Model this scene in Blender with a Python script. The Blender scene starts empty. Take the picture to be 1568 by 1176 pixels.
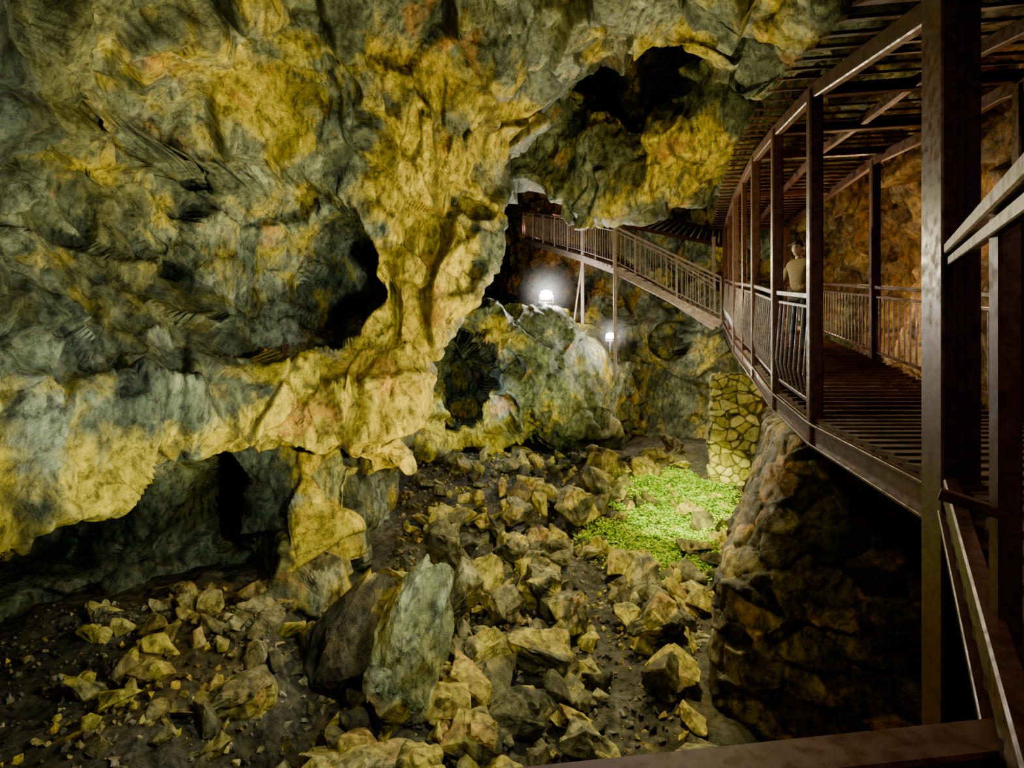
import bpy, bmesh, math, random
import numpy as np
from mathutils import Vector, Matrix
random.seed(7); rng=np.random.default_rng(7)
SC=bpy.context.scene
# ---------------------------------------------------------------- noise
def hsh(ix,iy,iz,seed):
    h=(ix.astype(np.int64)*374761393+iy.astype(np.int64)*668265263+iz.astype(np.int64)*2147483647+seed*974711)&0xffffffff
    h=((h^(h>>13))*1274126177)&0xffffffff
    h=((h^(h>>16))*2246822519)&0xffffffff
    h=h^(h>>15)
    return (h&0xffffff)/float(0x1000000)
def vnoise(p,seed=0):
    i=np.floor(p).astype(np.int64); f=p-i; f=f*f*(3-2*f)
    r=0
    for a in (0,1):
        wa=f[:,0] if a else 1-f[:,0]
        for b in (0,1):
            wb=f[:,1] if b else 1-f[:,1]
            for c in (0,1):
                wc=f[:,2] if c else 1-f[:,2]
                r=r+wa*wb*wc*hsh(i[:,0]+a,i[:,1]+b,i[:,2]+c,seed)
    return r*2-1
def fbm(p,o=4,seed=0):
    r=0;a=1.0;t=0
    for k in range(o):
        r=r+a*vnoise(p*(2.03**k)+k*7.3,seed+k);t+=a;a*=.5
    return r/t
def vec(p,seed=0):
    return np.stack([fbm(p,2,seed),fbm(p+31.7,2,seed+5),fbm(p-17.1,2,seed+9)],1)
def facet(q,seed=0,k=38.0,off=.5):
    i=np.floor(q).astype(np.int64)
    n=len(q); sw=np.zeros(n); sh=np.zeros(n); st=np.zeros(n); F1=np.full(n,9.);F2=np.full(n,9.)
    for a in (-1,0,1):
        for b in (-1,0,1):
            for c in (-1,0,1):
                X=i[:,0]+a;Y=i[:,1]+b;Z=i[:,2]+c
                dx=q[:,0]-X-hsh(X,Y,Z,seed+1);dy=q[:,1]-Y-hsh(X,Y,Z,seed+2);dz=q[:,2]-Z-hsh(X,Y,Z,seed+3)
                d2=dx*dx+dy*dy+dz*dz
                h=(hsh(X,Y,Z,seed+4)*2-1)*dx+(hsh(X,Y,Z,seed+5)*2-1)*dy+(hsh(X,Y,Z,seed+6)*2-1)*dz+(hsh(X,Y,Z,seed+7)-.5)*off
                w=np.exp(-k*d2)+1e-30
                sw+=w; sh+=w*h; st+=w*hsh(X,Y,Z,seed+8)
                d=np.sqrt(d2); m=d<F1
                F2=np.where(m,F1,np.minimum(F2,d)); F1=np.where(m,d,F1)
    return sh/sw, F2-F1, st/sw
def sstep(a,b,x):
    t=np.clip((x-a)/(b-a),0,1); return t*t*(3-2*t)
# ---------------------------------------------------------------- mesh helpers
def fast_mesh(name,V,F,mat,attrs=None,smooth=True,parent=None):
    V=np.asarray(V,dtype=np.float32);F=np.asarray(F,dtype=np.int32)
    me=bpy.data.meshes.new(name); k=F.shape[1]
    me.vertices.add(len(V)); me.vertices.foreach_set('co',V.ravel())
    me.loops.add(F.size); me.loops.foreach_set('vertex_index',F.ravel())
    me.polygons.add(len(F)); me.polygons.foreach_set('loop_start',np.arange(0,F.size,k,dtype=np.int32))
    try: me.polygons.foreach_set('loop_total',np.full(len(F),k,dtype=np.int32))
    except Exception: pass
    me.update(calc_edges=True)
    me.polygons.foreach_set('use_smooth',np.full(len(F),smooth,dtype=bool))
    if attrs:
        for n,a in attrs.items():
            at=me.attributes.new(n,'FLOAT','POINT'); at.data.foreach_set('value',a.astype(np.float32))
    me.validate(); me.update()
    ob=bpy.data.objects.new(name,me); SC.collection.objects.link(ob)
    me.materials.append(mat)
    if parent: ob.parent=parent
    return ob
def catmull(P,n,axis):
    P=np.moveaxis(np.asarray(P,float),axis,0)
    m=P.shape[0]
    E=np.concatenate([2*P[:1]-P[1:2],P,2*P[-1:]-P[-2:-1]],0)
    ch=np.linalg.norm(P[1:]-P[:-1],axis=-1)
    ch=ch.reshape(m-1,-1).mean(1); cum=np.concatenate([[0],np.cumsum(ch)])
    s=np.linspace(0,cum[-1],n); i=np.clip(np.searchsorted(cum,s,side='right')-1,0,m-2)
    t=((s-cum[i])/ch[i]).reshape((-1,)+(1,)*(P.ndim-1))
    a,b,c,d=E[i],E[i+1],E[i+2],E[i+3]
    r=.5*((2*b)+(-a+c)*t+(2*a-5*b+4*c-d)*t*t+(-a+3*b-3*c+d)*t**3)
    return np.moveaxis(r,0,axis)
def gridfaces(a,b):
    idx=np.arange(a*b).reshape(a,b)
    return np.stack([idx[:-1,:-1],idx[1:,:-1],idx[1:,1:],idx[:-1,1:]],-1).reshape(-1,4)
RIDGE=np.array([(-3.6,7.7,-.6),(-3.0,8.0,-.9),(-2.3,8.5,-1.2),(-2.1,8.5,-.2),(-1.8,8.7,.8),(-1.5,9,1.8),(-1.2,9,2.6),(-.6,9.2,3.4),(-.1,9.6,4.4),(-1.6,8.4,4.6),(-1.6,8.6,3.4),(-3.2,8.0,-.2),(3.2,11,4.6),(3.7,10.8,4.5),(-1.9,14.7,-1.3),(-.8,14.7,1.2),(-2.4,14.6,0),(-4.6,6,-1.0),(-5.2,4.6,-1.2),(-2.6,8.2,-2.6),(-4.3,7.4,3.7),(-3.6,7.7,3.7)])
ORNG=np.array([(-1.7,7.8,4.9),(-1.2,7.8,5.1),(-3.0,8.1,-.3),(-2.2,8.5,.2),(3.1,11.2,4.9),(-.7,14.6,-.6),(-.5,14.6,.9)])
def mineral(p):
    y=np.zeros(len(p));o=np.zeros(len(p))
    for c in RIDGE: y=np.maximum(y,np.exp(-((p-c)**2).sum(1)/(2*.62**2)))
    for c in ORNG: o=np.maximum(o,np.exp(-((p-c)**2).sum(1)/(2*.45**2)))
    return y,o
def rock_h(p,s=1.0,seed=0,big=1.0):
    w=p+.20*vec(p*.7,seed)
    h=.12*big*fbm(p*.5,3,seed)
    f0,e0,t0=facet(w/2.5,seed+5,k=44)
    f1,e1,t1=facet(w*np.array([1,1,.85])/1.2,seed+10,k=75)
    w2=w+.03*vec(p*3,seed)
    f2,e2,t2=facet(w2*np.array([1,1,.75])/.50,seed+30,k=85)
    f3,e3,t3=facet(w2*np.array([1,1,.65])/.18,seed+50,k=60)
    mod=.25+.85*sstep(-.2,.35,fbm(p*.45,2,seed+99))
    h=h+s*(.58*big*f0+.62*big*f1+mod*(.22*f2+.055*f3))+.010*s*fbm(p*7,3,seed)
    g=.3+1.0*sstep(-.1,.4,fbm(p*.6,2,seed+77))
    cr=np.exp(-(e1/.03)**2)+.8*np.exp(-(e2/.035)**2)
    h=h-.03*s*np.clip(cr,0,1)
    return h,np.clip(cr*g,0,1),.35*t0+.35*t1+.30*t2
def polydist(P,L):
    L=np.array(L,float);best=np.full(len(P),9.)
    for a,b in zip(L[:-1],L[1:]):
        d=b-a;t=np.clip(((P-a)@d)/(d@d),0,1)
        best=np.minimum(best,np.linalg.norm((P-a-t[:,None]*d)*np.array([1,.45,1]),axis=1))
    return best
def surface(name,ctrl,nu,nv,mat,s=1.0,seed=0,big=1.0,hollows=(),inside=(0,5,0),grooves=()):
    C=np.array(ctrl,float)
    G=catmull(catmull(C,nu,0),nv,1)
    du=np.gradient(G,axis=0);dv=np.gradient(G,axis=1)
    N=np.cross(du,dv);N/=np.linalg.norm(N,axis=-1,keepdims=True)+1e-9
    P=G.reshape(-1,3);N=N.reshape(-1,3)
    sg=np.sign(((np.array(inside)-P)*N).sum(1).mean()) or 1
    flip=sg<0
    N=N*sg
    gr=np.zeros(len(P));Pw=P+.22*vec(P*1.4,seed+4)
    for L in grooves:
        gr=np.maximum(gr,sstep(.20,.03,polydist(Pw,L)))
    for hl in hollows:
        c,r,push=hl[:3];e0,e1=hl[3] if len(hl)>3 else (1.08,.70)
        q=(P-np.array(c))/np.array(r)
        q=q+.25*vec(P*1.5,seed+3)
        d=np.sqrt((q**2).sum(1))
        P=P+sstep(e0,e1,d)[:,None]*np.array(push)
    h,cr,tn=rock_h(P,s,seed,big)
    P=P+N*(h-.28*gr)[:,None]
    y,o=mineral(P)
    F=gridfaces(nu,nv)
    if flip: F=F[:,::-1]
    return fast_mesh(name,P,F,mat,{'crack':np.clip(cr,0,1),'yel':y,'org':o,'tone':tn},smooth=True)
# ---------------------------------------------------------------- materials
def newmat(name):
    m=bpy.data.materials.new(name);m.use_nodes=True
    nt=m.node_tree;nt.nodes.clear()
    o=nt.nodes.new('ShaderNodeOutputMaterial');b=nt.nodes.new('ShaderNodeBsdfPrincipled')
    nt.links.new(b.outputs[0],o.inputs[0]);return m,nt,b
class NB:
    def __init__(s,nt): s.nt=nt
    def n(s,t,**k):
        x=s.nt.nodes.new(t)
        for a,v in k.items(): setattr(x,a,v)
        return x
    def l(s,a,b): s.nt.links.new(a,b)
    def coord(s,scale=(1,1,1)):
        t=s.n('ShaderNodeTexCoord');m=s.n('ShaderNodeMapping');m.inputs['Scale'].default_value=scale
        s.l(t.outputs['Object'],m.inputs[0]);return m.outputs[0]
    def noise(s,v,sc,det=6,rough=.6,dist=0,out=0):
        x=s.n('ShaderNodeTexNoise');x.inputs['Scale'].default_value=sc;x.inputs['Detail'].default_value=det
        x.inputs['Roughness'].default_value=rough;x.inputs['Distortion'].default_value=dist
        s.l(v,x.inputs['Vector']);return x.outputs[out]
    def ramp(s,f,stops):
        x=s.n('ShaderNodeValToRGB');e=x.color_ramp.elements
        while len(e)<len(stops): e.new(.5)
        for i,(p,c) in enumerate(stops):
            e[i].position=p; e[i].color=(c,c,c,1) if not isinstance(c,tuple) else c+(1,)
        s.l(f,x.inputs[0]);return x.outputs[0]
    def mix(s,f,a,b,mode='MIX'):
        x=s.n('ShaderNodeMix',data_type='RGBA',blend_type=mode)
        if isinstance(f,(int,float)): x.inputs[0].default_value=f
        else: s.l(f,x.inputs[0])
        for i,v in ((6,a),(7,b)):
            if isinstance(v,tuple): x.inputs[i].default_value=v+(1,)
            else: s.l(v,x.inputs[i])
        return x.outputs[2]
    def math(s,op,a,b=None,clamp=False):
        x=s.n('ShaderNodeMath',operation=op,use_clamp=clamp)
        for i,v in ((0,a),(1,b)):
            if v is None: continue
            if isinstance(v,(int,float)): x.inputs[i].default_value=v
            else: s.l(v,x.inputs[i])
        return x.outputs[0]
    def vm(s,op,a,b):
        x=s.n('ShaderNodeVectorMath',operation=op)
        for i,v in ((0,a),(1,b)):
            if isinstance(v,tuple): x.inputs[i].default_value=v
            else: s.l(v,x.inputs[i])
        return x
    def attr(s,n):
        x=s.n('ShaderNodeAttribute');x.attribute_name=n;return x.outputs['Fac']
    def chips(s,v,scale):
        x=s.n('ShaderNodeTexVoronoi',feature='F1');x.inputs['Scale'].default_value=scale
        s.l(v,x.inputs['Vector'])
        d=s.vm('SUBTRACT',v,x.outputs['Position']).outputs[0]
        g=s.vm('SUBTRACT',x.outputs['Color'],(.5,.5,.5)).outputs[0]
        return s.vm('DOT_PRODUCT',d,g).outputs['Value'],x.outputs['Color']
def rock_mat(name,dark,mid,light,ybias=0.,yellow=(.58,.43,.018),orange=(.50,.22,.03),bump=.85,fine=1.0,yamt=.93,rough=.5,yw=.34):
    m,nt,b=newmat(name);q=NB(nt)
    v=q.coord()
    wz=q.vm('SCALE',q.noise(v,2.4,3,.5,0,1),(0,0,0));wz.inputs['Scale'].default_value=.22
    vw=q.vm('ADD',v,wz.outputs[0]).outputs[0]
    mp=q.n('ShaderNodeMapping');mp.inputs['Scale'].default_value=(1,1,.5);mp.inputs['Rotation'].default_value=(.3,.35,0);q.l(vw,mp.inputs[0]);vs=mp.outputs[0]
    tone=q.math('MULTIPLY',q.math('SUBTRACT',q.attr('tone'),.5),.45)
    base=q.ramp(q.math('ADD',q.noise(v,1.3,8,.65,.2),tone),[(.28,dark),(.5,mid),(.70,light)])
    brn=q.ramp(q.noise(v,.6,5,.6,.5),[(.52,0.),(.64,.6)])
    base=q.mix(brn,base,(mid[0]*1.5,mid[1]*1.15,mid[2]*.45))
    ny=q.noise(v,.9,6,.62,.3)
    yf=q.math('ADD',q.math('MULTIPLY',q.attr('yel'),yw),q.math('ADD',ny,ybias))
    yf=q.ramp(q.math('ADD',yf,q.math('MULTIPLY',tone,.8)),[(.53,0.),(.66,yamt)])
    base=q.mix(yf,base,yellow)
    no=q.noise(q.coord((1.1,.9,1)),1.3,6,.6,.3)
    of=q.math('ADD',q.math('MULTIPLY',q.attr('org'),.22),q.math('ADD',no,ybias*.6))
    of=q.ramp(q.math('ADD',of,q.math('MULTIPLY',tone,.6)),[(.61,0.),(.73,.8)])
    base=q.mix(of,base,orange)
    hA,cA=q.chips(vs,3.0*fine);hB,cB=q.chips(vs,10.*fine)
    sa=q.n('ShaderNodeSeparateColor');q.l(cA,sa.inputs[0]);sb=q.n('ShaderNodeSeparateColor');q.l(cB,sb.inputs[0])
    base=q.mix(.6,base,q.ramp(sa.outputs[2],[(0.,.65),(1.,1.3)]),'MULTIPLY')
    base=q.mix(.5,base,q.ramp(sb.outputs[1],[(0.,.6),(1.,1.3)]),'MULTIPLY')
    st=q.ramp(q.noise(vs,9,10,.76,.0),[(.38,.14),(.5,.85),(.63,1.5)])
    base=q.mix(.95,base,st,'MULTIPLY')
    vo=q.n('ShaderNodeTexVoronoi',feature='DISTANCE_TO_EDGE');vo.inputs['Scale'].default_value=1.9;q.l(vw,vo.inputs['Vector'])
    c1=q.ramp(vo.outputs['Distance'],[(0.,.15),(.02,1.)])
    msk=q.ramp(q.noise(v,1.6,3),[(.5,0.),(.6,.8)])
    base=q.mix(msk,base,q.mix(1.,base,c1,'MULTIPLY'))
    base=q.mix(q.math('MULTIPLY',q.attr('crack'),.7),base,(.012,.010,.008))
    q.l(base,b.inputs['Base Color'])
    rr=q.ramp(q.noise(v,5,4),[(.35,rough-.15),(.65,rough+.25)]);q.l(rr,b.inputs['Roughness'])
    hgt=q.math('ADD',q.math('MULTIPLY',q.noise(vs,9*fine,9,.74,.0),.36),q.math('MULTIPLY',hA,1.1))
    hgt=q.math('ADD',hgt,q.math('MULTIPLY',hB,1.2))
    hgt=q.math('ADD',hgt,q.math('MULTIPLY',q.noise(v,26*fine,5,.7),.16))
    bp=q.n('ShaderNodeBump');bp.inputs['Strength'].default_value=bump;bp.inputs['Distance'].default_value=.16
    q.l(hgt,bp.inputs['Height']);q.l(bp.outputs[0],b.inputs['Normal'])
    return m
M_wall=rock_mat('cave_rock',(.045,.055,.045),(.155,.178,.12),(.38,.40,.28),ybias=-.045)
M_far=rock_mat('cave_rock_far',(.05,.060,.040),(.16,.18,.10),(.34,.36,.22),ybias=.0)
M_right=rock_mat('cave_rock_ochre',(.06,.04,.024),(.20,.13,.07),(.38,.29,.17),ybias=.02,yellow=(.42,.26,.06))
M_floor=rock_mat('rubble_ground',(.020,.018,.014),(.068,.060,.045),(.16,.14,.105),ybias=-.09,fine=2.4,bump=.7)  # base colour darkened to put shade into the gaps between rocks
M_grav=rock_mat('gravel_stone',(.045,.040,.030),(.16,.145,.10),(.32,.29,.21),ybias=-.05,fine=2.4,bump=.5)
M_boul=rock_mat('broken_limestone',(.055,.050,.028),(.21,.185,.09),(.44,.40,.22),ybias=.04,yellow=(.54,.43,.05),orange=(.36,.20,.06),fine=1.6,yamt=.88,bump=.6)
M_slab=rock_mat('pale_green_limestone',(.10,.115,.06),(.33,.37,.21),(.60,.62,.38),ybias=-.12,fine=1.4,bump=.7)
M_dark=rock_mat('dark_rubble_masonry',(.022,.017,.011),(.090,.067,.038),(.20,.155,.085),ybias=-.01,yellow=(.26,.19,.045),fine=1.5,bump=.6)
def metal(name,col,rough=.42,met=.35):
    m,nt,b=newmat(name);q=NB(nt);v=q.coord()
    c=q.mix(q.ramp(q.noise(v,9,6,.7),[(.4,0.),(.65,1.)]),col,(col[0]*.6,col[1]*.55,col[2]*.55))
    q.l(c,b.inputs['Base Color']);b.inputs['Metallic'].default_value=met
    q.l(q.ramp(q.noise(v,20,4),[(.35,rough-.12),(.7,rough+.2)]),b.inputs['Roughness'])
    return m
M_steel=metal('brown_painted_steel',(.105,.050,.038))
M_steel2=metal('grey_painted_steel',(.30,.25,.24),.35)
M_plank=metal('worn_deck_board',(.13,.08,.055),.7,0.)
def plain(name,col,rough=.7,emit=None,es=0):
    m,nt,b=newmat(name);q=NB(nt);v=q.coord()
    c=q.mix(q.ramp(q.noise(v,30,4),[(.35,0.),(.7,1.)]),col,tuple(x*.7 for x in col))
    q.l(c,b.inputs['Base Color']);b.inputs['Roughness'].default_value=rough
    if emit:
        b.inputs['Emission Color'].default_value=emit+(1,);b.inputs['Emission Strength'].default_value=es
    return m
# ---------------------------------------------------------------- main left wall + ceiling arch
cols=[
 [(-4.1,3.6,-1.8),(-4.7,3.9,-1.0),(-5.3,4.2,.15),(-5.6,4.2,1.5),(-5.0,3.8,2.5)],
 [(-4.5,4.8,-1.6),(-4.65,4.8,-.9),(-4.9,5.0,.17),(-5.05,5.0,1.58),(-4.5,4.4,2.84)],
 [(-4.6,6.2,-1.1),(-4.6,5.9,-.38),(-5.1,6.2,.82),(-5.4,6.2,2.34),(-4.55,5.0,3.4)],
 [(-4.15,7.0,-.96),(-4.17,6.9,0),(-4.75,7.4,1.34),(-5.15,7.2,3.15),(-4.4,5.6,4.03)],
 [(-3.66,7.6,-.65),(-3.67,7.8,.27),(-4.15,8.4,1.93),(-4.4,7.9,3.75),(-4.0,6.0,4.46)],
 [(-2.98,8.0,-1.0),(-2.92,8.3,0),(-3.38,9.0,1.7),(-3.5,8.3,3.74),(-3.48,6.4,4.84)],
 [(-2.25,8.6,-1.5),(-2.28,8.4,-.33),(-2.3,8.8,1.16),(-2.54,8.3,3.52),(-2.86,6.8,5.14)],
 [(-2.0,8.9,-1.6),(-1.83,8.7,-.13),(-1.84,8.8,1.5),(-1.96,8.5,3.6),(-2.26,7.0,5.3)],
 [(-1.53,9.3,.2),(-1.59,9.0,.97),(-1.42,9.0,2.18),(-1.44,8.6,3.96),(-1.71,7.2,5.44)],
 [(-.53,9.8,1.54),(-.96,9.3,2.14),(-.94,9.1,3.1),(-.84,8.7,4.34),(-1.12,7.4,5.6)],
 [(-.11,10.2,3.47),(-.46,9.6,3.74),(-.5,9.2,4.26),(-.36,8.6,4.93),(-.4,7.5,5.67)],
 [(.65,10.4,5.07),(.31,9.8,5.07),(.18,9.3,5.27),(.27,8.6,5.45),(.33,7.5,5.77)],
 [(1.32,10.2,6.03),(1.14,9.7,5.97),(1.07,9.1,5.88),(.99,8.4,5.84),(.96,7.4,5.87)],
 [(2.17,9.8,6.2),(2.06,9.3,6.12),(1.95,8.8,6.06),(1.82,8.2,5.9),(1.64,7.4,5.87)],
 [(3.18,9.4,5.6),(3.04,9.0,5.7),(2.85,8.6,5.77),(2.6,8.0,5.76),(2.38,7.3,5.79)],
 [(4.0,9.2,4.76),(3.94,8.8,5.15),(3.76,8.4,5.43),(3.5,7.8,5.52),(3.2,7.2,5.7)],
 [(4.6,8.9,4.75),(4.4,8.3,4.98),(4.24,7.6,5.1),(4.1,7.2,5.18),(3.96,6.8,5.4)],
 [(5.25,8.8,4.8),(5.15,8.0,5.0),(5.03,7.4,5.14),(4.9,7.1,5.2),(4.8,6.8,5.4)],
 [(7.2,9.0,4.6),(7.0,8.2,4.8),(6.9,7.6,4.9),(6.8,7.1,5.0),(6.7,6.6,5.1)],
]
ctrl=[]
for j,c in enumerate(cols):
    e=np.array(c[0]);o=np.array(c[4])
    if j<=2: t1=e+(-.9,.7,.25);t2=e+(-2.2,1.4,.8)
    elif j==3: t1=e+(-.5,1.1,.25);t2=e+(-1.2,2.3,.8)
    elif j<=7: t1=e+(-.1,1.3,.25);t2=e+(-.3,2.8,.8)
    elif j<=11: t1=e+(-.8,1.5,.2);t2=e+(-1.8,3.5,.5)
    else: t1=e+(0,.8,1.2);t2=e+(.1,1.6,3.0)
    ov=np.array((o[0]*.95,o[1]*.45,o[2]+.8));bh=np.array((o[0]*1.0,-3.,o[2]+.3))
    ctrl.append([t2,t1]+[np.array(x) for x in c]+[ov,bh])
holl=[((-4.0,8.4,1.9),(1.35,2.4,1.65),(.05,.85,-.1),(1.05,.88)),
      ((-3.05,9.4,1.75),(.78,2.6,1.25),(.1,1.5,0),(1.05,.90)),
      ((-3.45,10.6,1.25),(.42,2.8,.55),(0,1.1,-.1),(1.05,.8)),
      ((-4.75,7.1,3.2),(.45,1.2,.25),(-.25,1.2,0),(1.05,.8)),
      ((-4.6,5.9,-.1),(1.9,2.0,1.0),(.40,-.50,0),(1.1,.1)),
      ((-4.95,6.4,2.3),(.9,1.8,.6),(-.2,.42,.0),(1.05,.88)),
      ((-.55,8.6,3.2),(.5,1.4,.35),(0,.5,0)),
      ((-3.0,7.0,4.3),(.8,1.4,.5),(0,.2,.35),(1.05,.85))]
grv=[[(-5.0,7.4,1.7),(-4.9,7.5,3.0),(-3.95,7.8,3.4),(-3.05,8,3.2),(-2.2,8.1,2.5)],
     [(-5.3,5.6,1.6),(-4.6,6.3,.7),(-4,7,.6),(-3.0,8,.1)],
     [(-.75,7.5,5.4),(-1.2,8,4.2),(-1.5,8.4,3.4),(-1.7,8.7,2.4)],
     [(-2.7,6.8,4.9),(-2.7,7.8,4.4),(-1.4,8.5,3.5)],
     [(-4.6,4.6,2.6),(-5.0,5.8,3.0),(-4.8,7,3.8)],
     [(.3,7.6,5.8),(.3,9,5.2),(-.4,9.3,4.0),(-.9,9.2,3.1)],
     [(-2.1,8.5,1.9),(-1.9,8.6,.9),(-2.3,8.4,.2),(-2.6,8.2,-.8)],
     [(2.2,7.4,5.8),(2.6,8.6,5.8),(3.6,8.7,5.4)]]
surface('wall_left',ctrl,800,460,M_wall,s=.75,seed=3,hollows=holl,grooves=grv)
low=[[(-7.2,5,-4.2),(-7.0,5,-3.2),(-6.8,5.2,-2),(-6.6,5.2,-1),(-6.4,4.8,-.2)],
 [(-6.4,7.2,-4),(-6.3,7.2,-2.75),(-6.3,7.2,-1.9),(-6.3,7.3,-.9),(-6.3,7.4,0)],
 [(-5.5,8,-4),(-5.5,8,-3.06),(-5.5,8,-2.1),(-5.5,8,-1.3),(-5.4,8.1,-.3)],
 [(-5.0,8.9,-4),(-5.0,8.9,-3),(-5.0,9,-2.1),(-4.9,8.9,-1.2),(-4.8,8.9,-.2)],
 [(-3.85,8.3,-4),(-3.85,8.2,-2.95),(-3.9,8.3,-2.1),(-3.95,8.6,-1.2),(-3.9,8.9,-.3)],
 [(-3.05,7.2,-4),(-3.1,7.3,-3.1),(-3.1,7.5,-2.34),(-3.15,8.2,-1.75),(-3.1,9.0,-.6)],
 [(-2.4,7.8,-4),(-2.45,7.9,-3.15),(-2.55,8.2,-2.4),(-2.6,9.0,-1.8),(-2.4,9.8,-.8)],
 [(-2.7,9.8,-4),(-2.8,10,-2.8),(-2.8,10.2,-1.8),(-2.8,10.4,-.9),(-2.8,10.5,.4)],
 [(-2.9,13,-4),(-2.9,13,-2.8),(-2.9,13,-1.8),(-2.9,13,-.8),(-2.9,13,.8)],
 [(-4,16.5,-4),(-4,16.5,-2.8),(-4,16.5,-1.6),(-4,16.5,0),(-4,16.5,2)]]
surface('wall_left_undercut',low,420,170,M_wall,s=.8,seed=21,big=.7,hollows=[((-4.75,8.6,-1.9),(.48,2,.85),(-.3,1.8,0),(1.05,.85)),((-6.2,6.8,-2.2),(.9,1.2,.5),(-1.0,.6,0))])
mid=[
 [(-3.62,15.2,-2.6),(-3.62,15.2,-1),(-3.62,15.2,.6),(-3.62,15.2,1.95),(-3.6,15.2,3.2)],
 [(-2.4,14.6,-2.0),(-2.4,14.6,-.93),(-2.46,15,.5),(-2.4,14.6,1.6),(-2.4,14.6,2.7)],
 [(-1.52,15.3,-1.54),(-1.75,16.8,-.66),(-1.8,17.2,.38),(-1.63,16.1,1.32),(-1.5,14.6,1.94)],
 [(-.61,14.8,-1.38),(-.64,15.6,-.6),(-.66,16.0,.35),(-.61,14.8,1.22),(-.61,14.6,2.1)],
 [(.29,14.8,-.9),(.29,14.6,-.22),(.29,14.4,.67),(.3,14.9,1.42),(.31,15.6,2.06)],
 [(1.42,15.2,-1.4),(1.4,14.9,-.6),(1.4,14.9,.51),(1.46,15.6,1.39),(1.53,16.3,2.05)],
 [(2.64,15.9,-1.6),(2.64,15.9,-.61),(2.64,15.9,.35),(2.7,16.3,1.2),(2.9,17.4,1.95)],
 [(3.7,17.7,-1.56),(3.7,17.7,-.7),(3.7,17.7,.17),(3.9,18.5,.98),(4.1,19.5,1.7)],
 [(4.6,19.5,-1.6),(4.6,19.5,-.7),(4.6,19.5,.1),(4.7,20,.9),(4.8,21,1.5)]]
mc=[]
for j,c in enumerate(mid):
    b0=np.array(c[0])+((0,2.6,-.9) if j in (3,4,5) else (0,1.6,-1.6));t=np.array(c[4])+(0,2.2,.0);t2=np.array(c[4])+(0,5,-.3)
    mc.append([b0]+[np.array(x) for x in c]+[t,t2])
surface('rock_outcrop',mc,380,270,M_far,s=.85,seed=47,big=.85,hollows=[((-1.4,15.6,.15),(1.15,3,1.45),(-.1,1.8,0),(1.05,.90))],
 grooves=[[(-.5,14.5,2),(-.3,14.6,.8),(.4,14.5,.2),(.5,14.6,-1)],[(1.9,15.3,1.8),(1.8,15.2,.3),(2.3,15.6,-1.2)]])
fc=[]
for x,y in [(-5,30),(-1,29),(.2,27.5),(2.2,25),(3.4,21.8),(4.4,20),(5.5,18.4),(6.7,17.4),(8.3,16.5),(10,15.0)]:
    fc.append([(x,y-(.6 if z<-1 else 0)+(2.6 if z>3.2 else 0)+(.8 if z>6 else 0),z) for z in (-4,-2.2,-.7,.8,2.4,4.2,6.0,8.5,11)])
surface('wall_back',fc,420,300,M_far,s=.9,seed=61,hollows=[((5.6,18.3,1.5),(.62,2.4,.85),(0,1.8,0)),((3.6,20.6,-.7),(.7,2,.7),(0,1.6,0))])
hc=[]
for c in [[(-2.4,14,5.2),(-2.2,13.6,5.8),(-2,13,6.9)],
 [(-.8,14,5.1),(-.7,13.4,5.8),(-.5,13,7.0)],
 [(.35,13.5,5.1),(.73,13,5.9),(1.0,12.6,7.2)],
 [(1.29,13,4.27),(1.46,12.4,5.13),(1.55,12.4,6.75)],
 [(2.17,12.6,3.85),(2.2,12,4.67),(2.37,12.3,6.15)],
 [(3.0,12.2,3.85),(3.0,11.4,4.5),(3.2,11.6,5.8)],
 [(3.83,12,4.1),(3.65,11,4.68),(3.85,11.2,6.5)],
 [(4.9,12.3,4.35),(4.5,11,4.6),(4.5,10.4,6.5)],
 [(5.9,12.4,4.95),(5.6,11.2,5.2),(5.5,10.2,6.2)],
 [(7.8,12.4,5.3),(7.5,11.2,5.4),(7.2,10.2,6.2)]]:
    b,m_,t=[np.array(q) for q in c]
    hc.append([b+(0,10,4.5),b+(0,3.2,1.6),b,m_,t,t+(.1,1.8,1.3),t+(.2,2.2,4.5)])
surface('ceiling_far',hc,360,300,M_far,s=.75,seed=81,big=.8)
rc=[]
for y,x in [(-3,4.6),(0,5.0),(3.0,5.6),(6,6.5),(8.5,7.2),(11,8.0),(14,9.2),(17.5,9.8)]:
    rc.append([(x+dx,y,z) for z,dx in ((-5,-.4),(-3,-.3),(-1,0),(1,.15),(3,.1),(5,-.5),(7,-1.6))])
surface('wall_right',rc,420,240,M_right,s=.9,seed=101)
# ---------------------------------------------------------------- floor
YS=[-4,2,4,6.2,7.5,9.3,11.5,13,15,20,30];ZS=[-4.2,-4.15,-4.1,-3.9,-3.78,-3.5,-3.0,-2.5,-2.0,-2.0,-1.5]
def floor_base(x,y):
    z=np.interp(y,YS,ZS)
    z=z+.85*sstep(-1.9,-3.6,x)*sstep(11,7.5,y)
    z=z+.25*sstep(2.8,4.6,x)*sstep(8,10,y)
    return z
def floor_z(x,y):
    x=np.atleast_1d(np.asarray(x,float));y=np.atleast_1d(np.asarray(y,float))
    p=np.stack([x,y,np.zeros_like(x)],1)
    return floor_base(x,y)+.18*fbm(p*.9,4,5)+.06*facet(p/.45+.3,9)[0]+.02*fbm(p*6,3,8)
nx,ny=460,560
X,Y=np.meshgrid(np.linspace(-8.5,9.5,nx),np.concatenate([np.linspace(-4,3,40),np.linspace(3.03,16,400),np.linspace(16.1,30,120)]),indexing='ij')
Z=floor_z(X.ravel(),Y.ravel())
P=np.stack([X.ravel(),Y.ravel(),Z],1);zz=np.zeros(len(P))
fast_mesh('floor',P,gridfaces(nx,ny),M_floor,{'crack':zz,'yel':zz,'org':zz,'tone':zz+.5})
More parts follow.
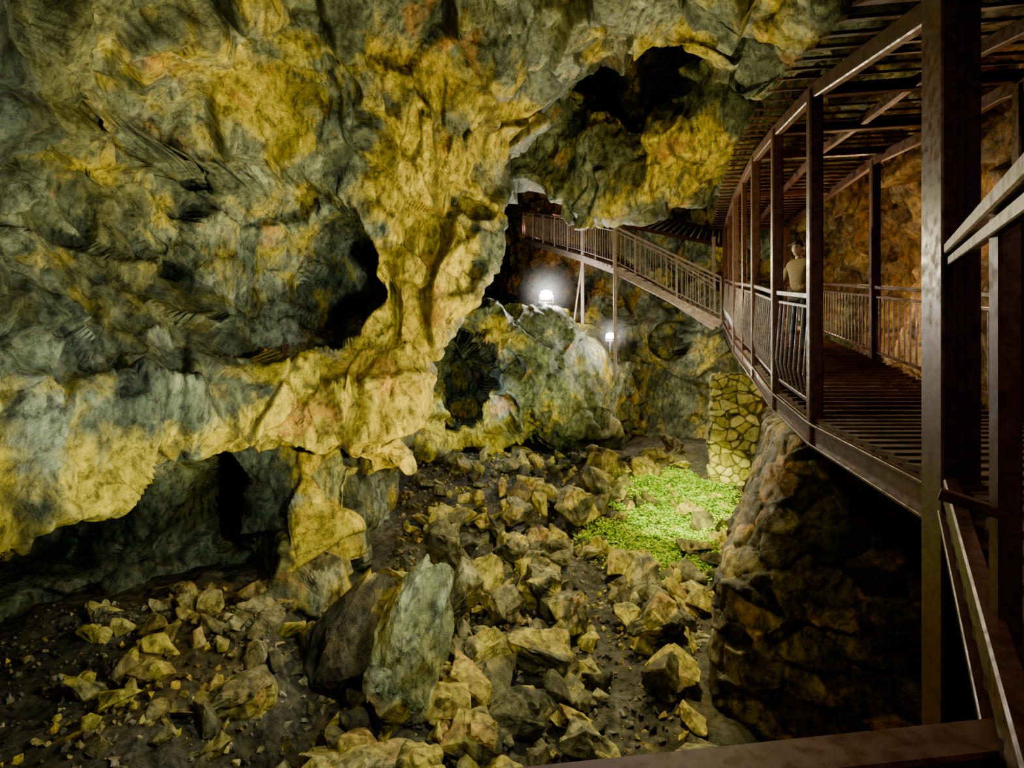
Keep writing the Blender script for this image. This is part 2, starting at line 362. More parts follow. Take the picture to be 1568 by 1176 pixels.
# ---------------------------------------------------------------- rocks
def rock_template(seed,cuts=3,n=13):
    r=np.random.default_rng(seed);bm=bmesh.new()
    for k in range(n):
        d=r.normal(size=3);d/=np.linalg.norm(d);d*=r.uniform(.8,1.05)
        bm.verts.new(d*np.array([1,.82,.72]))
    bmesh.ops.convex_hull(bm,input=bm.verts)
    for v in [v for v in bm.verts if not v.link_faces]: bm.verts.remove(v)
    if cuts:
        bmesh.ops.bevel(bm,geom=bm.edges[:],offset=.04,segments=1,affect='EDGES',clamp_overlap=True)
        bmesh.ops.triangulate(bm,faces=bm.faces[:])
        bmesh.ops.subdivide_edges(bm,edges=bm.edges[:],cuts=cuts,use_grid_fill=True)
    bmesh.ops.triangulate(bm,faces=bm.faces[:])
    bm.verts.ensure_lookup_table()
    V=np.array([v.co[:] for v in bm.verts]);F=np.array([[v.index for v in f.verts] for f in bm.faces])
    bm.normal_update();N=np.array([v.normal[:] for v in bm.verts]);bm.free()
    L=np.linalg.norm(V,axis=1);V=V*np.minimum(1,1.1/np.maximum(L,1e-6))[:,None]
    if cuts:
        h=.10*facet(V/.6+seed,seed,k=45)[0]+.025*fbm(V*4+seed,3,seed)
        V=V+N*h[:,None]
    return V,F
def rotm(rx,ry,rz): return np.array(Matrix.Rotation(rz,3,'Z')@Matrix.Rotation(ry,3,'Y')@Matrix.Rotation(rx,3,'X'))
TB=[rock_template(s,2,10) for s in range(14)];TS=[rock_template(100+s,0,10) for s in range(10)]
def merge(name,items,mat,smooth=False):
    Vs=[];Fs=[];T=[];o=0
    for V,F in items: Vs.append(V);Fs.append(F+o);o+=len(V);T.append(np.full(len(V),random.random()))
    V=np.concatenate(Vs);F=np.concatenate(Fs);zz=np.zeros(len(V))
    return fast_mesh(name,V,F,mat,{'crack':zz,'yel':zz,'org':zz,'tone':np.concatenate(T)},smooth)
def on_path(x,y):
    cx=np.interp(y,[5,7,9,10.5],[1.45,1.55,1.35,1.4]);return abs(x-cx)<.34 and y<10.0
def blocked(x,y):
    if y<7.2 and x>2.1: return True
    if y>=7.2 and x>np.interp(y,[7.2,8.8,10.8,12.9],[2.5,3.4,4.6,5.0]): return True
    if y>12.3 and x>4.4: return True
    if y>7.0 and x<np.interp(y,[7,8,9,10,13],[-5.5,-2.5,-2.2,-2.4,-2.6]): return True
    return False
items=[];n=0
while n<860:
    y=4.0+10.7*random.random();x=random.uniform(-.8*y,.44*y)
    if blocked(x,y) or on_path(x,y): continue
    if 2.0<x<5.2 and 9.8<y<13.4 and random.random()<.6: continue
    s=.11+.38*random.random()**1.9
    if x<-1.9:
        s*=.62
        if random.random()<.2: continue
    V,F=random.choice(TB)
    sc=np.array([random.uniform(.75,1.35),random.uniform(.7,1.2),random.uniform(.65,1.1)])*s
    V=(V*sc)@rotm(random.uniform(-.9,.9),random.uniform(-.9,.9),random.uniform(0,6.28)).T+np.array([x,y,float(floor_z(x,y)[0])+s*.38])
    items.append((V,F));n+=1
merge('rubble_rocks',items,M_boul)
items=[];G=10000
gx=np.random.default_rng(3).uniform(-6,5,G);gy=4+11*np.random.default_rng(4).random(G);gz=floor_z(gx,gy)
for k in range(G):
    if blocked(gx[k],gy[k]): continue
    s=.015+.06*random.random()**2;V,F=random.choice(TS)
    V=(V*s)@rotm(random.uniform(-3,3),random.uniform(-3,3),0).T+np.array([gx[k],gy[k],gz[k]+s*.3]);items.append((V,F))
merge('gravel',items,M_grav)
TBh=[rock_template(200+s,5,13) for s in range(10)];TBh.append(rock_template(341,6,24))
def boulder(name,c,h,rot,k,mat=M_boul):
    V,F=TBh[k];V=(V/np.abs(V).max(0)*np.array(h))@rotm(*rot).T+np.array(c)
    f,e,t=facet(V/.36+c[0],k,k=50);f2,e2,t2=facet(V/.11+c[0],k+9,k=40);d=V-np.array(c);d/=np.linalg.norm(d,axis=1,keepdims=True)
    V=V+d*(.075*f+.02*f2+.008*fbm(V*7,3,k))[:,None];zz=np.zeros(len(V))
    return fast_mesh(name,V,F,mat,{'crack':np.exp(-(e/.03)**2)*.5,'yel':zz,'org':zz,'tone':t},smooth=False)
boulder('pale_boulder',(-1.18,6.2,-3.05),(.44,.46,1.08),(.12,.27,.2),10,M_slab)
boulder('dark_boulder',(-2.0,6.9,-3.3),(.62,.7,.95),(.1,.35,.4),1,M_floor)
for c,h,rot,k in [((-1.15,9.0,-2.8),(.34,.36,.55),(.2,.1,.5),2),((-.75,8.0,-3.15),(.30,.34,.55),(.1,.15,1),3),((-.45,8.8,-3.1),(.3,.3,.36),(0,.3,.4),4),
 ((.1,10.8,-2.6),(.42,.4,.38),(.2,.5,0),5),((.5,8.6,-3.2),(.42,.36,.32),(.1,.2,.9),6),((1.8,12.3,-2.3),(.5,.45,.45),(.3,.2,.2),7),((1.3,11.2,-2.55),(.42,.4,.4),(.3,.7,.5),8),
 ((2.35,13,-1.95),(.42,.4,.55),(.3,.3,1.5),9),((-.3,7.0,-3.5),(.38,.36,.34),(.3,.5,.5),1),((.4,6.9,-3.5),(.5,.38,.3),(.2,.1,.3),2),((2.0,7.4,-3.35),(.32,.34,.42),(.1,.3,.2),3),
 ((2.1,8.6,-3.15),(.28,.34,.40),(.5,.3,.2),4),((.15,6.0,-3.7),(.42,.34,.3),(.3,.1,.8),5),((-.4,5.6,-3.75),(.36,.34,.32),(.1,.1,.3),6),((.75,5.6,-3.85),(.32,.32,.26),(.1,.4,.3),7),
 ((-2.9,8.0,-2.9),(.5,.45,.45),(.1,.2,.3),8),((-3.9,6.0,-3.1),(.42,.35,.3),(.2,.2,.3),9),((-2.9,5.6,-3.3),(.5,.35,.3),(.2,.1,.9),0),((-1.3,7.7,-3.25),(.34,.34,.45),(.5,.1,.9),5),
 ((-3.2,6.9,-3.0),(.4,.3,.25),(.1,.4,.2),6),((.85,7.9,-3.4),(.36,.3,.36),(.1,.4,1.2),8),((3.3,13.4,-2.15),(.34,.34,.34),(.1,.2,.2),2),((-.95,5.2,-3.85),(.34,.34,.34),(.4,.2,.2),3),
 ((.0,9.6,-2.95),(.36,.34,.34),(.6,.2,.2),0),((.85,9.9,-2.9),(.34,.34,.34),(.2,.6,.8),9),((-.1,8.0,-3.35),(.34,.32,.3),(.2,.5,2),7)]:
    boulder('limestone_boulder',c,h,rot,k)
# ---------------------------------------------------------------- stone masonry
def stone_surface(name,ctrl,nu,nv,mat,size,depth,seed,rough=.3,inside=(0,5,0)):
    C=np.array(ctrl,float);G=catmull(catmull(C,nu,0),nv,1)
    N=np.cross(np.gradient(G,axis=0),np.gradient(G,axis=1));N/=np.linalg.norm(N,axis=-1,keepdims=True)+1e-9
    P=G.reshape(-1,3);N=N.reshape(-1,3);sg=np.sign(((np.array(inside)-P)*N).sum(1).mean());N*=sg
    w=P+.08*vec(P*3,seed)
    f,e,t=facet(w/np.array([size,size,size*.7]),seed,k=60)
    f2,e2,t2=facet(w/(size*.35),seed+4,k=50)
    h=depth*sstep(0,.10,e)+rough*size*f+rough*size*.3*f2+.012*fbm(P*9,3,seed)
    P=P+N*h[:,None];F=gridfaces(nu,nv)
    if sg<0: F=F[:,::-1]
    return fast_mesh(name,P,F,mat,{'crack':sstep(.08,.0,e)*.8,'yel':np.zeros(len(P)),'org':np.zeros(len(P)),'mortar':sstep(.14,.03,e),'tone':t})
def masonry_mat():
    m,nt,b=newmat('yellow_stone_masonry');q=NB(nt);v=q.coord()
    st=q.ramp(q.math('ADD',q.noise(v,3,8,.65),q.math('MULTIPLY',q.math('SUBTRACT',q.attr('tone'),.5),.4)),[(.3,(.27,.23,.04)),(.5,(.50,.44,.09)),(.7,(.68,.62,.22))])
    c=q.mix(q.attr('mortar'),st,(.09,.075,.03))
    q.l(c,b.inputs['Base Color']);b.inputs['Roughness'].default_value=.85
    bp=q.n('ShaderNodeBump');bp.inputs['Strength'].default_value=.6;bp.inputs['Distance'].default_value=.05
    q.l(q.noise(v,14,8,.7),bp.inputs['Height']);q.l(bp.outputs[0],b.inputs['Normal']);return m
M_mas=masonry_mat()
x0,x1,y0,y1=4.80,6.7,12.7,13.9
plan=[(x0+.45,y1),(x0+.22,13.3),(x0+.02,y0+.1),(x0+.1,y0),(5.4,y0),(5.9,y0),(x1-.05,y0),(x1,y0+.08),(x1,13.4)]
ps=[[(x+(x-5.7)*.06*k,y-.04*k,z) for z,k in ((-3.2,3),(-2.4,2),(-1.6,1.4),(-.8,.7),(-.1,.2),(.13,0))]+[(5.7+(x-5.7)*.9,13.3+(y-13.3)*.9,.2),(5.7,13.3,.22)] for x,y in plan]
stone_surface('stone_pillar',ps,240,200,M_mas,.30,.035,5,.25)
rw=[]
for foot,top in [((6.5,4.4),(6.5,4.8)),((5.2,4.4),(5.3,4.8)),((3.9,5.1),(4.2,5.6)),((2.85,5.9),(3.5,6.2)),((2.45,6.5),(3.4,6.7)),((2.8,7.3),(3.7,7.4)),((3.6,8.9),(4.3,8.9)),((4.8,10.8),(5.2,10.7)),((5.6,12.4),(5.8,12.4))]:
    f=np.array(foot);t=np.array(top)
    rw.append([tuple(f+(t-f)*a)+(z,) for a,z in ((-.02,-4.6),(0,-4.0),(.05,-3.2),(.14,-2.4),(.48,-1.7),(.8,-1.0),(1,-.6))]+[(t[0]+.6,t[1]+.1,-.5),(t[0]+1.8,t[1]+.3,-.45)])
stone_surface('retaining_wall',rw,460,240,M_dark,.40,.02,15,.16,inside=(0,5,-1))
# ---------------------------------------------------------------- plants
poly=[(1.3,11.0),(2.0,9.7),(3.1,9.3),(3.8,9.9),(4.9,12.2),(5.1,12.9),(3.2,13.4),(2.2,12.3)]
def inpoly(x,y):
    c=False;j=len(poly)-1
    for i in range(len(poly)):
        xi,yi=poly[i];xj,yj=poly[j]
        if (yi>y)!=(yj>y) and x<(xj-xi)*(y-yi)/(yj-yi)+xi: c=not c
        j=i
    return c
pts=[];
while len(pts)<17000:
    x=random.uniform(1.2,5.2);y=random.uniform(9.2,13.5)
    if inpoly(x+random.gauss(0,.2),y+random.gauss(0,.2)) and random.random()<(.20+.80*sstep(1.8,3.6,np.float64(x))): pts.append((x,y))
pa=np.array(pts);dn=fbm(np.column_stack([pa,np.zeros(len(pa))])*2.2,3,4);pa=pa[dn>-.38+.28*(3.2-pa[:,0]).clip(0,1)];pz=floor_z(pa[:,0],pa[:,1])
V=[];F=[]
for (x,y),z in zip(pa,pz):
    for l in range(4):
        a=random.uniform(0,6.28);L=random.uniform(.03,.055);w=L*.5;el=random.uniform(.05,.9);hh=random.uniform(.02,.11)
        d=np.array([math.cos(a)*math.cos(el),math.sin(a)*math.cos(el),math.sin(el)]);s_=np.array([-math.sin(a),math.cos(a),random.uniform(-.4,.4)])
        b0=np.array([x+random.gauss(0,.02),y+random.gauss(0,.02),z+hh]);o=len(V)
        V+=[b0,b0+d*L*.55+s_*w,b0+d*L,b0+d*L*.55-s_*w];F.append([o,o+1,o+2,o+3])
mp,nt,b=newmat('bright_leaf');q=NB(nt)
q.l(q.ramp(q.noise(q.coord(),4,5),[(.3,(.12,.26,.008)),(.50,(.34,.52,.010)),(.70,(.62,.68,.02))]),b.inputs['Base Color']);b.inputs['Roughness'].default_value=.8;b.inputs['Specular IOR Level'].default_value=.15
fast_mesh('cave_plants',np.array(V),np.array(F),mp,smooth=False)
# ---------------------------------------------------------------- steelwork
class MB:
    def __init__(s): s.V=[];s.F=[]
    def beam(s,p0,p1,w,h,up=(0,0,1)):
        p0=Vector(p0);p1=Vector(p1);d=(p1-p0).normalized();u=Vector(up)
        if abs(d.dot(u))>.98: u=Vector((.29,1,0)).normalized()
        sd=d.cross(u).normalized();u=sd.cross(d).normalized()
        o=len(s.V);c=min(w,h)*.12
        prof=[(-w/2+c,-h/2),(w/2-c,-h/2),(w/2,-h/2+c),(w/2,h/2-c),(w/2-c,h/2),(-w/2+c,h/2),(-w/2,h/2-c),(-w/2,-h/2+c)]
        for p in (p0,p1):
            for a,b in prof: s.V.append(tuple(p+sd*a+u*b))
        for i in range(8):
            j=(i+1)%8;s.F.append((o+i,o+j,o+8+j,o+8+i))
        s.F.append(tuple(o+i for i in range(7,-1,-1)));s.F.append(tuple(o+8+i for i in range(8)))
    def ibeam(s,p0,p1,w,h,t=.02):
        s.beam(p0,p1,t,h)
        for k in (-1,1):
            q=Vector((0,0,k*(h/2-t/2)));s.beam(Vector(p0)+q,Vector(p1)+q,w,t)
    def make(s,name,mat,parent):
        me=bpy.data.meshes.new(name);me.from_pydata(s.V,[],s.F);me.materials.append(mat);me.update()
        o=bpy.data.objects.new(name,me);SC.collection.objects.link(o);o.parent=parent;return o
def empty(n):
    e=bpy.data.objects.new(n,None);SC.collection.objects.link(e);e.empty_display_size=.2;return e
WY=[1.17,2.7,4.74,6,7.6,10.2,14]
def nx_(y): return float(np.interp(y,WY,[1.12,2.21,2.69,2.98,3.47,4.28,5.59]))
def dz_(y): return float(np.interp(y,WY,[-.72,-.49,-.30,-.05,.315,.85,1.68]))
def rz_(y): return float(np.interp(y,WY,[1.45,1.95,2.6,2.85,3.23,3.6,4.08]))
def N_(y,z=0,off=0): return (nx_(y)+off,y,dz_(y)+z)
def fx(y): return 4.39+.3*(y-4.74)
def F_(y,z=0,off=0): return (fx(y)+off,y,dz_(y)+z)
walk=empty('covered_walkway')
posts=MB();st=MB();rail=MB();bal=MB();roof=MB();deck=MB()
ys=[4.74,6,7.6,10.2,14]
posts.beam((2.13,2.66,-4.3),(2.13,2.66,2.6),.07,.22,up=(.29,1,0));posts.beam((2.31,2.74,-4.3),(2.31,2.74,2.6),.07,.22,up=(.29,1,0));posts.beam((2.22,2.72,-4.3),(2.22,2.72,2.6),.16,.12,up=(.29,1,0))
for y in ys: posts.beam(N_(y,-.25),(nx_(y),y,rz_(y)),.11,.13)
for y in (8.9,12): posts.beam(N_(y,-.25),(nx_(y),y,rz_(y)),.08,.08)
for y in (2.4,4.5,7.8,10.8,13.8): posts.beam(F_(y,-.25),(fx(y),y,rz_(y)),.12,.12)
for y in (10.8,12.0): posts.beam((nx_(y)+.8,y,-.6),(nx_(y)+.8,y,dz_(y)-.2),.12,.12)
seq=[2.7]+ys
for a,b in zip(seq[:-1],seq[1:]):
    st.ibeam(N_(a,-.14,-.02),N_(b,-.14,-.02),.09,.2);st.ibeam(F_(a,-.14,.02),F_(b,-.14,.02),.09,.2)
    roof.beam((nx_(a),a,rz_(a)),(nx_(b),b,rz_(b)),.08,.13);roof.beam((fx(a),a,rz_(a)),(fx(b),b,rz_(b)),.08,.13)
    roof.beam(((nx_(a)+fx(a))/2,a,rz_(a)+.06),((nx_(b)+fx(b))/2,b,rz_(b)+.06),.07,.1)
for y in ys: roof.beam((nx_(y),y,rz_(y)),(fx(y),y-.25,rz_(y)),.07,.1)
y=1.9
while y<14.6:
    z=rz_(y)+.13
    roof.beam((nx_(y)-.30,y,z),(fx(y)+.25,y-.3,z),.20,.022,up=(0,-.45,.89));y+=.29
y=2.5
while y<14.2:
    deck.beam(N_(y,-.02),(fx(y),y,dz_(y)-.02),.175,.035);y+=.18
for a,b in zip(ys[:-1],ys[1:]):
    rail.beam(N_(a,1.08),N_(b,1.08),.06,.05);rail.beam(N_(a,.98),N_(b,.98),.03,.03);rail.beam(N_(a,.12),N_(b,.12),.035,.035)
    L=math.hypot(b-a,nx_(b)-nx_(a));n=int(L/.15)
    for i in range(1,n):
        y=a+(b-a)*i/n
        bal.beam(N_(y,.12),N_(y,.35,-.05),.016,.016);bal.beam(N_(y,.35,-.05),N_(y,.98),.016,.016)
fy=[1.2,2.4,4.5,7.8,10.8,13.8]
for a,b in zip(fy[:-1],fy[1:]):
    rail.beam(F_(a,1.06),F_(b,1.06),.06,.05);rail.beam(F_(a,.92),F_(b,.92),.03,.03);rail.beam(F_(a,.12),F_(b,.12),.035,.035)
    n=int((b-a)/.16)
    for i in range(1,n):
        y=a+(b-a)*i/n;bal.beam(F_(y,.12),F_(y,.92),.018,.018)
rail.beam((2.15,2.62,.66),(.92,.9,.40),.055,.05);rail.beam((2.15,2.62,.60),(.92,.9,.34),.03,.04)
st.beam((2.15,2.62,-.50),(.92,.9,-.80),.06,.12);st.beam((2.15,2.62,-.62),(.92,.9,-.92),.1,.03)
rail.beam((1.36,1.47,-.9),(1.36,1.47,.46),.055,.055);rail.beam((1.36,1.47,-.36),(1.25,1.56,-.32),.05,.03)
for i in range(9):
    t=i/9+.03;x=2.21-1.29*t;y=2.7-1.8*t
    deck.beam((x+.02,y,-.52-.3*t),(x+1.75,y-.35,-.52-.3*t),.26,.04)
rail.beam((-.5,1.18,-.975),(1.22,1.25,-.845),.12,.07);rail.beam((-.5,1.18,-1.09),(1.22,1.25,-.96),.06,.16)
deck.beam((-1.2,.2,-1.9),(1.6,.3,-1.9),1.9,.06)
posts.make('posts',M_steel,walk);st.make('stringers',M_steel,walk);rail.make('handrails',M_steel,walk);bal.make('balusters',M_steel2,walk);roof.make('roof_louvres',M_steel,walk);deck.make('deck_boards',M_plank,walk)
# bridge
br=empty('stair_bridge');B=[(5.5,14.05,1.68),(2.9,15,3.3),(2.25,17,4.1),(.45,23,6.3)]
s2=MB();b2=MB();d2=MB();back=[(5.9,15.5,1.75),(3.9,16.3,3.3),(3.5,17.4,4.1),(1.8,23.3,6.3)]
U=lambda h:Vector((0,0,h))
for Q in (B,back):
    for a,b in zip(Q[:-1],Q[1:]):
        a=Vector(a);b=Vector(b)
        s2.beam(a-U(.1),b-U(.1),.08,.2);s2.beam(a+U(1.12),b+U(1.12),.06,.06);s2.beam(a+U(.14),b+U(.14),.03,.03);s2.beam(a+U(1.0),b+U(1.0),.03,.03)
        n=int((b-a).length/.16)
        for i in range(n+1):
            p=a.lerp(b,i/n)
            if i%8==0: s2.beam(p,p+U(1.12),.05,.05)
            else: b2.beam(p+U(.14),p+U(1.0),.02,.02)
for (a,b),(c,d) in zip(zip(B[:-1],B[1:]),zip(back[:-1],back[1:])):
    n=int((Vector(b)-Vector(a)).length/.27)
    for i in range(n): d2.beam(Vector(a).lerp(Vector(b),i/n),Vector(c).lerp(Vector(d),i/n),.26,.04)
s2.beam((2.9,15,.2),(2.9,15,4.5),.1,.1);s2.beam((2.25,17,1.6),(2.25,17,5.3),.1,.1);s2.beam((1.95,17.1,1.7),(2.25,17,4.0),.05,.05)
s2.beam((5.9,15.6,1.6),(5.9,15.6,4.3),.1,.1);s2.beam((3.9,16.3,3.2),(3.9,16.3,4.9),.1,.1)
can=MB();c0=Vector((6.3,16,4.15));c1=Vector((3.3,16.2,4.85));c2=Vector((7.1,18,5.2));c3=Vector((4.5,18,5.65))
can.beam(c0,c1,.07,.1);can.beam(c2,c3,.07,.1)
for i in range(15):
    t=i/14;can.beam(c0.lerp(c1,t),c2.lerp(c3,t),.16,.03)
M_rail=metal('pale_bridge_steel',(.38,.29,.25),.4,.2)
s2.make('frame',M_rail,br);b2.make('balusters',M_rail,br);d2.make('treads',M_plank,br);can.make('canopy_slats',M_steel,br)
# ---------------------------------------------------------------- floodlights with added haze spheres standing in for lamp glare
M_lens=plain('lamp_glass',(.9,.9,.9),.3,(1,.97,.88),900)
M_house=plain('lamp_housing',(.03,.03,.03),.5)
def glow_haze_mat(R,dens):
    m=bpy.data.materials.new('added_glow_haze');m.use_nodes=True;nt=m.node_tree;nt.nodes.clear();q=NB(nt)
    o=q.n('ShaderNodeOutputMaterial');vs=q.n('ShaderNodeVolumeScatter');vs.inputs['Anisotropy'].default_value=.2;vs.inputs['Color'].default_value=(1,1,1,1)
    t=q.n('ShaderNodeTexCoord');ln=q.n('ShaderNodeVectorMath',operation='LENGTH');q.l(t.outputs['Object'],ln.inputs[0])
    mr=q.n('ShaderNodeMapRange');mr.inputs['From Min'].default_value=0;mr.inputs['From Max'].default_value=R;mr.inputs['To Min'].default_value=dens;mr.inputs['To Max'].default_value=0;mr.interpolation_type='SMOOTHSTEP'
    q.l(ln.outputs['Value'],mr.inputs[0]);q.l(mr.outputs[0],vs.inputs['Density']);q.l(vs.outputs[0],o.inputs['Volume']);return m
def flood(loc,size,power,stand,R,dens):
    e=empty('floodlight');x,y,z=loc;m=MB();h=size
    m.beam((x-h*.8,y+.2,z),(x+h*.8,y+.2,z),.12,h*1.4);m.beam((x-h,y+.1,z),(x-h,y+.1,z-h*1.1),.03,.03);m.beam((x+h,y+.1,z),(x+h,y+.1,z-h*1.1),.03,.03)
    m.beam((x-h,y+.1,z-h*1.1),(x+h,y+.1,z-h*1.1),.03,.03);m.beam((x,y+.1,z-h*1.1),(x,y+.1,z-stand),.04,.04)
    m.make('housing',M_house,e)
    bm=bmesh.new();bmesh.ops.create_uvsphere(bm,u_segments=24,v_segments=14,radius=h*.85);bmesh.ops.scale(bm,vec=(1,.35,.8),verts=bm.verts);bmesh.ops.translate(bm,vec=(x,y+.05,z),verts=bm.verts)
    me=bpy.data.meshes.new('glass');bm.to_mesh(me);bm.free();me.materials.append(M_lens)
    for p in me.polygons:p.use_smooth=True
    g=bpy.data.objects.new('glass',me);SC.collection.objects.link(g);g.parent=e
    l=bpy.data.lights.new('lamp','POINT');l.energy=power;l.color=(1,.96,.85);l.shadow_soft_size=.08
    o=bpy.data.objects.new('lamp',l);SC.collection.objects.link(o);o.location=(x,y-.3,z+.03);o.parent=e
    bm=bmesh.new();bmesh.ops.create_uvsphere(bm,u_segments=20,v_segments=12,radius=R)
    me=bpy.data.meshes.new('glow_haze');bm.to_mesh(me);bm.free();me.materials.append(glow_haze_mat(R,dens))
    g=bpy.data.objects.new('glow_haze',me);SC.collection.objects.link(g);g.location=(x,y-.3,z+.03);g.parent=e
flood((1.06,16.4,2.75),.21,320,.7,1.1,.045)
flood((2.86,15.45,1.4),.13,220,.5,.7,.04)
# ---------------------------------------------------------------- person on the walkway
def skin(name,verts,edges,rad,mat,parent,sub=2,root=0):
    me=bpy.data.meshes.new(name);me.from_pydata(verts,edges,[]);o=bpy.data.objects.new(name,me);SC.collection.objects.link(o)
    md=o.modifiers.new('s','SKIN');md.use_smooth_shade=True
    for i,v in enumerate(me.skin_vertices[0].data):
        r=rad[i];v.radius=r if isinstance(r,tuple) else (r,r);v.use_root=(i==root)
    ss=o.modifiers.new('ss','SUBSURF');ss.levels=sub;ss.render_levels=sub;me.materials.append(mat);o.parent=parent;return o
per=empty('visitor')
M_jack=plain('tan_jacket',(.18,.125,.07),.85);M_tr=plain('dark_trousers',(.03,.03,.04),.85);M_skin=plain('skin',(.42,.25,.17),.55);M_hair=plain('dark_hair',(.02,.015,.012),.8);M_cap=plain('dark_cap',(.05,.045,.04),.8)
skin('jacket',[(0,0,.92),(0,0,1.08),(0,0,1.28),(-.01,0,1.42),(-.02,0,1.50),(0,.17,1.40),(-.02,.24,1.16),(-.22,.26,1.02),(0,-.17,1.40),(-.02,-.24,1.16),(-.20,-.25,1.0)],
 [(0,1),(1,2),(2,3),(3,4),(3,5),(5,6),(6,7),(3,8),(8,9),(9,10)],[(.11,.155),(.11,.15),(.12,.17),(.10,.15),.06,.075,.055,.042,.075,.055,.042],M_jack,per)
skin('trousers',[(0,0,.95),(0,.09,.86),(-.02,.10,.48),(.0,.11,.10),(0,-.09,.86),(-.04,-.10,.48),(.0,-.11,.10)],[(0,1),(1,2),(2,3),(0,4),(4,5),(5,6)],[(.11,.14),.09,.065,.05,.09,.065,.05],M_tr,per)
for sgn in (1,-1):
    skin('shoe',[(.03,sgn*.11,.05),(-.08,sgn*.11,.045),(-.18,sgn*.115,.035)],[(0,1),(1,2)],[.05,.048,.035],M_hair,per)
    hx=-.22 if sgn>0 else -.20;hy=.26*sgn if sgn>0 else -.25;hz=1.02 if sgn>0 else 1.0
    V0=[(hx,hy,hz),(hx-.07,hy-.01*sgn,hz+.0),(hx-.10,hy-.01*sgn,hz)];E0=[(0,1),(1,2)];R0=[.026,(.018,.036),(.016,.038)]
    skin('palm',V0,E0,R0,M_skin,per)
    for k,(off,L) in enumerate(((.03,.036),(.01,.042),(-.01,.039),(-.03,.03))):
        b0=Vector((hx-.10,hy-.01*sgn+off*sgn*-1,hz+.008))
        skin('finger',[b0,b0+Vector((-L*.9,0,.0)),b0+Vector((-L*1.3,0,-L*.7)),b0+Vector((-L*.9,0,-L*1.4))],[(0,1),(1,2),(2,3)],[.010,.009,.0085,.0075],M_skin,per,1)
    b0=Vector((hx-.04,hy-.035*sgn,hz-.005));skin('thumb',[b0,b0+Vector((-.03,-.018*sgn,-.012)),b0+Vector((-.06,-.018*sgn,-.03))],[(0,1),(1,2)],[.012,.011,.009],M_skin,per,1)
def ball(name,c,r,mat,parent,cut=None,sub=3):
    bm=bmesh.new();bmesh.ops.create_icosphere(bm,subdivisions=sub,radius=1)
    for v in bm.verts:
        d=v.co.copy();x,y,z=d
        if name=='head':
            if x<-.2:
                x*=1.0+.10*math.exp(-((z+.15)/.18)**2-(y/.16)**2)*2.2
                x*=1-.10*math.exp(-((z-.12)/.12)**2-((abs(y)-.38)/.16)**2)
                x*=1+.05*math.exp(-((z+.48)/.07)**2-(y/.3)**2)
            if z<0: y*=1+.32*z;x*=1+.08*z
        v.co=Vector((c[0]+x*r[0],c[1]+y*r[1],c[2]+z*r[2]))
    if cut: bmesh.ops.bisect_plane(bm,geom=bm.verts[:]+bm.edges[:]+bm.faces[:],plane_co=cut[0],plane_no=cut[1],clear_inner=True)
    me=bpy.data.meshes.new(name);bm.to_mesh(me);bm.free();me.materials.append(mat)
    for p in me.polygons:p.use_smooth=True
    o=bpy.data.objects.new(name,me);SC.collection.objects.link(o);o.parent=parent
ball('head',(-.04,0,1.63),(.098,.077,.118),M_skin,per)
skin('neck',[(-.02,0,1.46),(-.03,0,1.56)],[(0,1)],[.056,.052],M_skin,per)
ball('hair',(-.02,0,1.655),(.105,.084,.112),M_hair,per,cut=((-.03,0,1.62),(.75,0,.66)))
ball('cap',(-.035,0,1.67),(.108,.088,.10),M_cap,per,cut=((0,0,1.69),(0,0,1)))
mb=MB();mb.beam((-.12,0,1.695),(-.20,0,1.68),.12,.012);mb.make('cap_brim',M_cap,per)
for sgn in (1,-1):
    ball('eye',(-.122,sgn*.03,1.645),(.012,.013,.012),M_house,per,sub=2);ball('ear',(-.03,sgn*.077,1.63),(.02,.01,.032),M_skin,per,sub=2)
mb=MB();mb.beam((-.133,-.02,1.572),(-.133,.02,1.572),.006,.008);mb.make('mouth',plain('lips',(.3,.12,.1)),per)
per.location=(4.42,8.2,dz_(8.2));per.rotation_euler=(0,0,.5)
# ---------------------------------------------------------------- lights
def light(kind,loc,aim,power,col,size=.3,ang=1.6,blend=.6):  # unseen light without fixture, used for lamps and added fills alike
    l=bpy.data.lights.new('lamp_'+kind.lower(),kind);l.energy=power;l.color=col
    if kind=='SPOT': l.spot_size=ang;l.spot_blend=blend;l.shadow_soft_size=size
    elif kind=='AREA': l.size=size
    else: l.shadow_soft_size=size
    o=bpy.data.objects.new('cave_'+kind.lower()+'_light',l);SC.collection.objects.link(o);o.location=loc
    o.rotation_euler=(Vector(aim)-Vector(loc)).to_track_quat('-Z','Y').to_euler()
light('SPOT',(1.4,7.6,-2.7),(-2.0,8.7,.3),2300,(1,.82,.14),.06,1.25)
light('SPOT',(2.2,6.2,-2.4),(-.4,8.3,5.0),2300,(1,.88,.38),.06,1.5)
light('AREA',(.6,3.4,-.4),(-4.2,8,1.6),300,(.86,.96,.76),.3)  # added soft fill for the left wall, not a cave lamp
light('SPOT',(-1.0,5.2,-2.4),(-4.7,6.9,1.0),1300,(.93,1,.58),.05,1.35)
light('POINT',(2.4,9.2,2.0),(0,0,0),560,(1,.90,.46),.06)
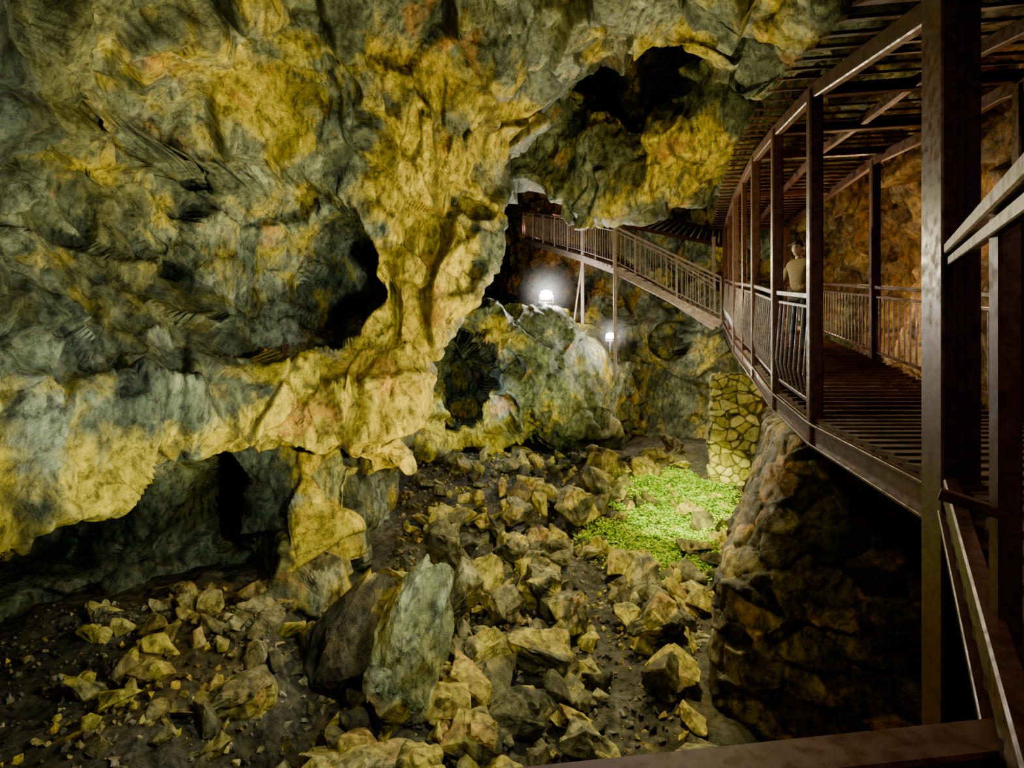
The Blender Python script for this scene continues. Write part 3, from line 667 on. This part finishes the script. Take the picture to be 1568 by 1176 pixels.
light('SPOT',(3.4,9.2,.2),(4.0,11.8,-2.6),4200,(.95,1,.25),.06,.95)
light('SPOT',(2.2,7.4,1.0),(.5,8.6,-3.6),1500,(1,.91,.40),.10,1.9)  # added spot, rakes across the floor rocks
light('SPOT',(1.8,10.2,-1.0),(-.3,14.8,.2),1500,(.92,1,.40),.06,1.25)  # added spot to brighten the outcrop
light('SPOT',(1.3,9.3,-1.0),(3.3,7.2,-2.0),330,(1,.86,.40),.06,1.3)  # added spot, lifts the left edge of the retaining wall
light('AREA',(-.5,3.5,2.6),(-.8,6.4,-3.2),120,(.95,1,.80),.5)  # added soft fill over the floor, no lamp hangs here
light('POINT',(6.0,8.8,2.4),(0,0,0),100,(1,.56,.26),.1)
light('POINT',(7.0,11.5,1.5),(0,0,0),210,(1,.60,.28),.1)
light('POINT',(4.9,5.4,.9),(0,0,0),26,(1,.55,.34),.1)
light('POINT',(1.2,24.5,7.2),(0,0,0),280,(1,.4,.2),.1)
light('POINT',(-1.0,14.2,-.4),(0,0,0),110,(.65,.8,1),.1)  # added bluish light to brighten the outcrop hollow
light('AREA',(.2,-.8,1.4),(2.5,5,.4),36,(1,.88,.80),.6)  # added fill behind the camera for the steelwork
light('POINT',(4.9,15.0,.3),(0,0,0),260,(1,.90,.50),.1)
light('POINT',(2.0,22.0,2.6),(0,0,0),150,(1,.95,.8),.1)  # added light for the dark region behind the outcrop
w=bpy.data.worlds.new('cave_dark');SC.world=w;w.use_nodes=True
w.node_tree.nodes['Background'].inputs[0].default_value=(.5,.6,.7,1);w.node_tree.nodes['Background'].inputs[1].default_value=.03
# ---------------------------------------------------------------- camera
cam=bpy.data.cameras.new('camera');co=bpy.data.objects.new('camera',cam);SC.collection.objects.link(co)
co.location=(0,0,0);co.rotation_euler=(math.radians(90),0,0);cam.lens=18.75;cam.sensor_width=36;cam.clip_start=.05;cam.clip_end=200
SC.camera=co
try:
    SC.view_settings.view_transform='AgX';SC.view_settings.look='AgX - Punchy';SC.view_settings.exposure=.2
except Exception: pass
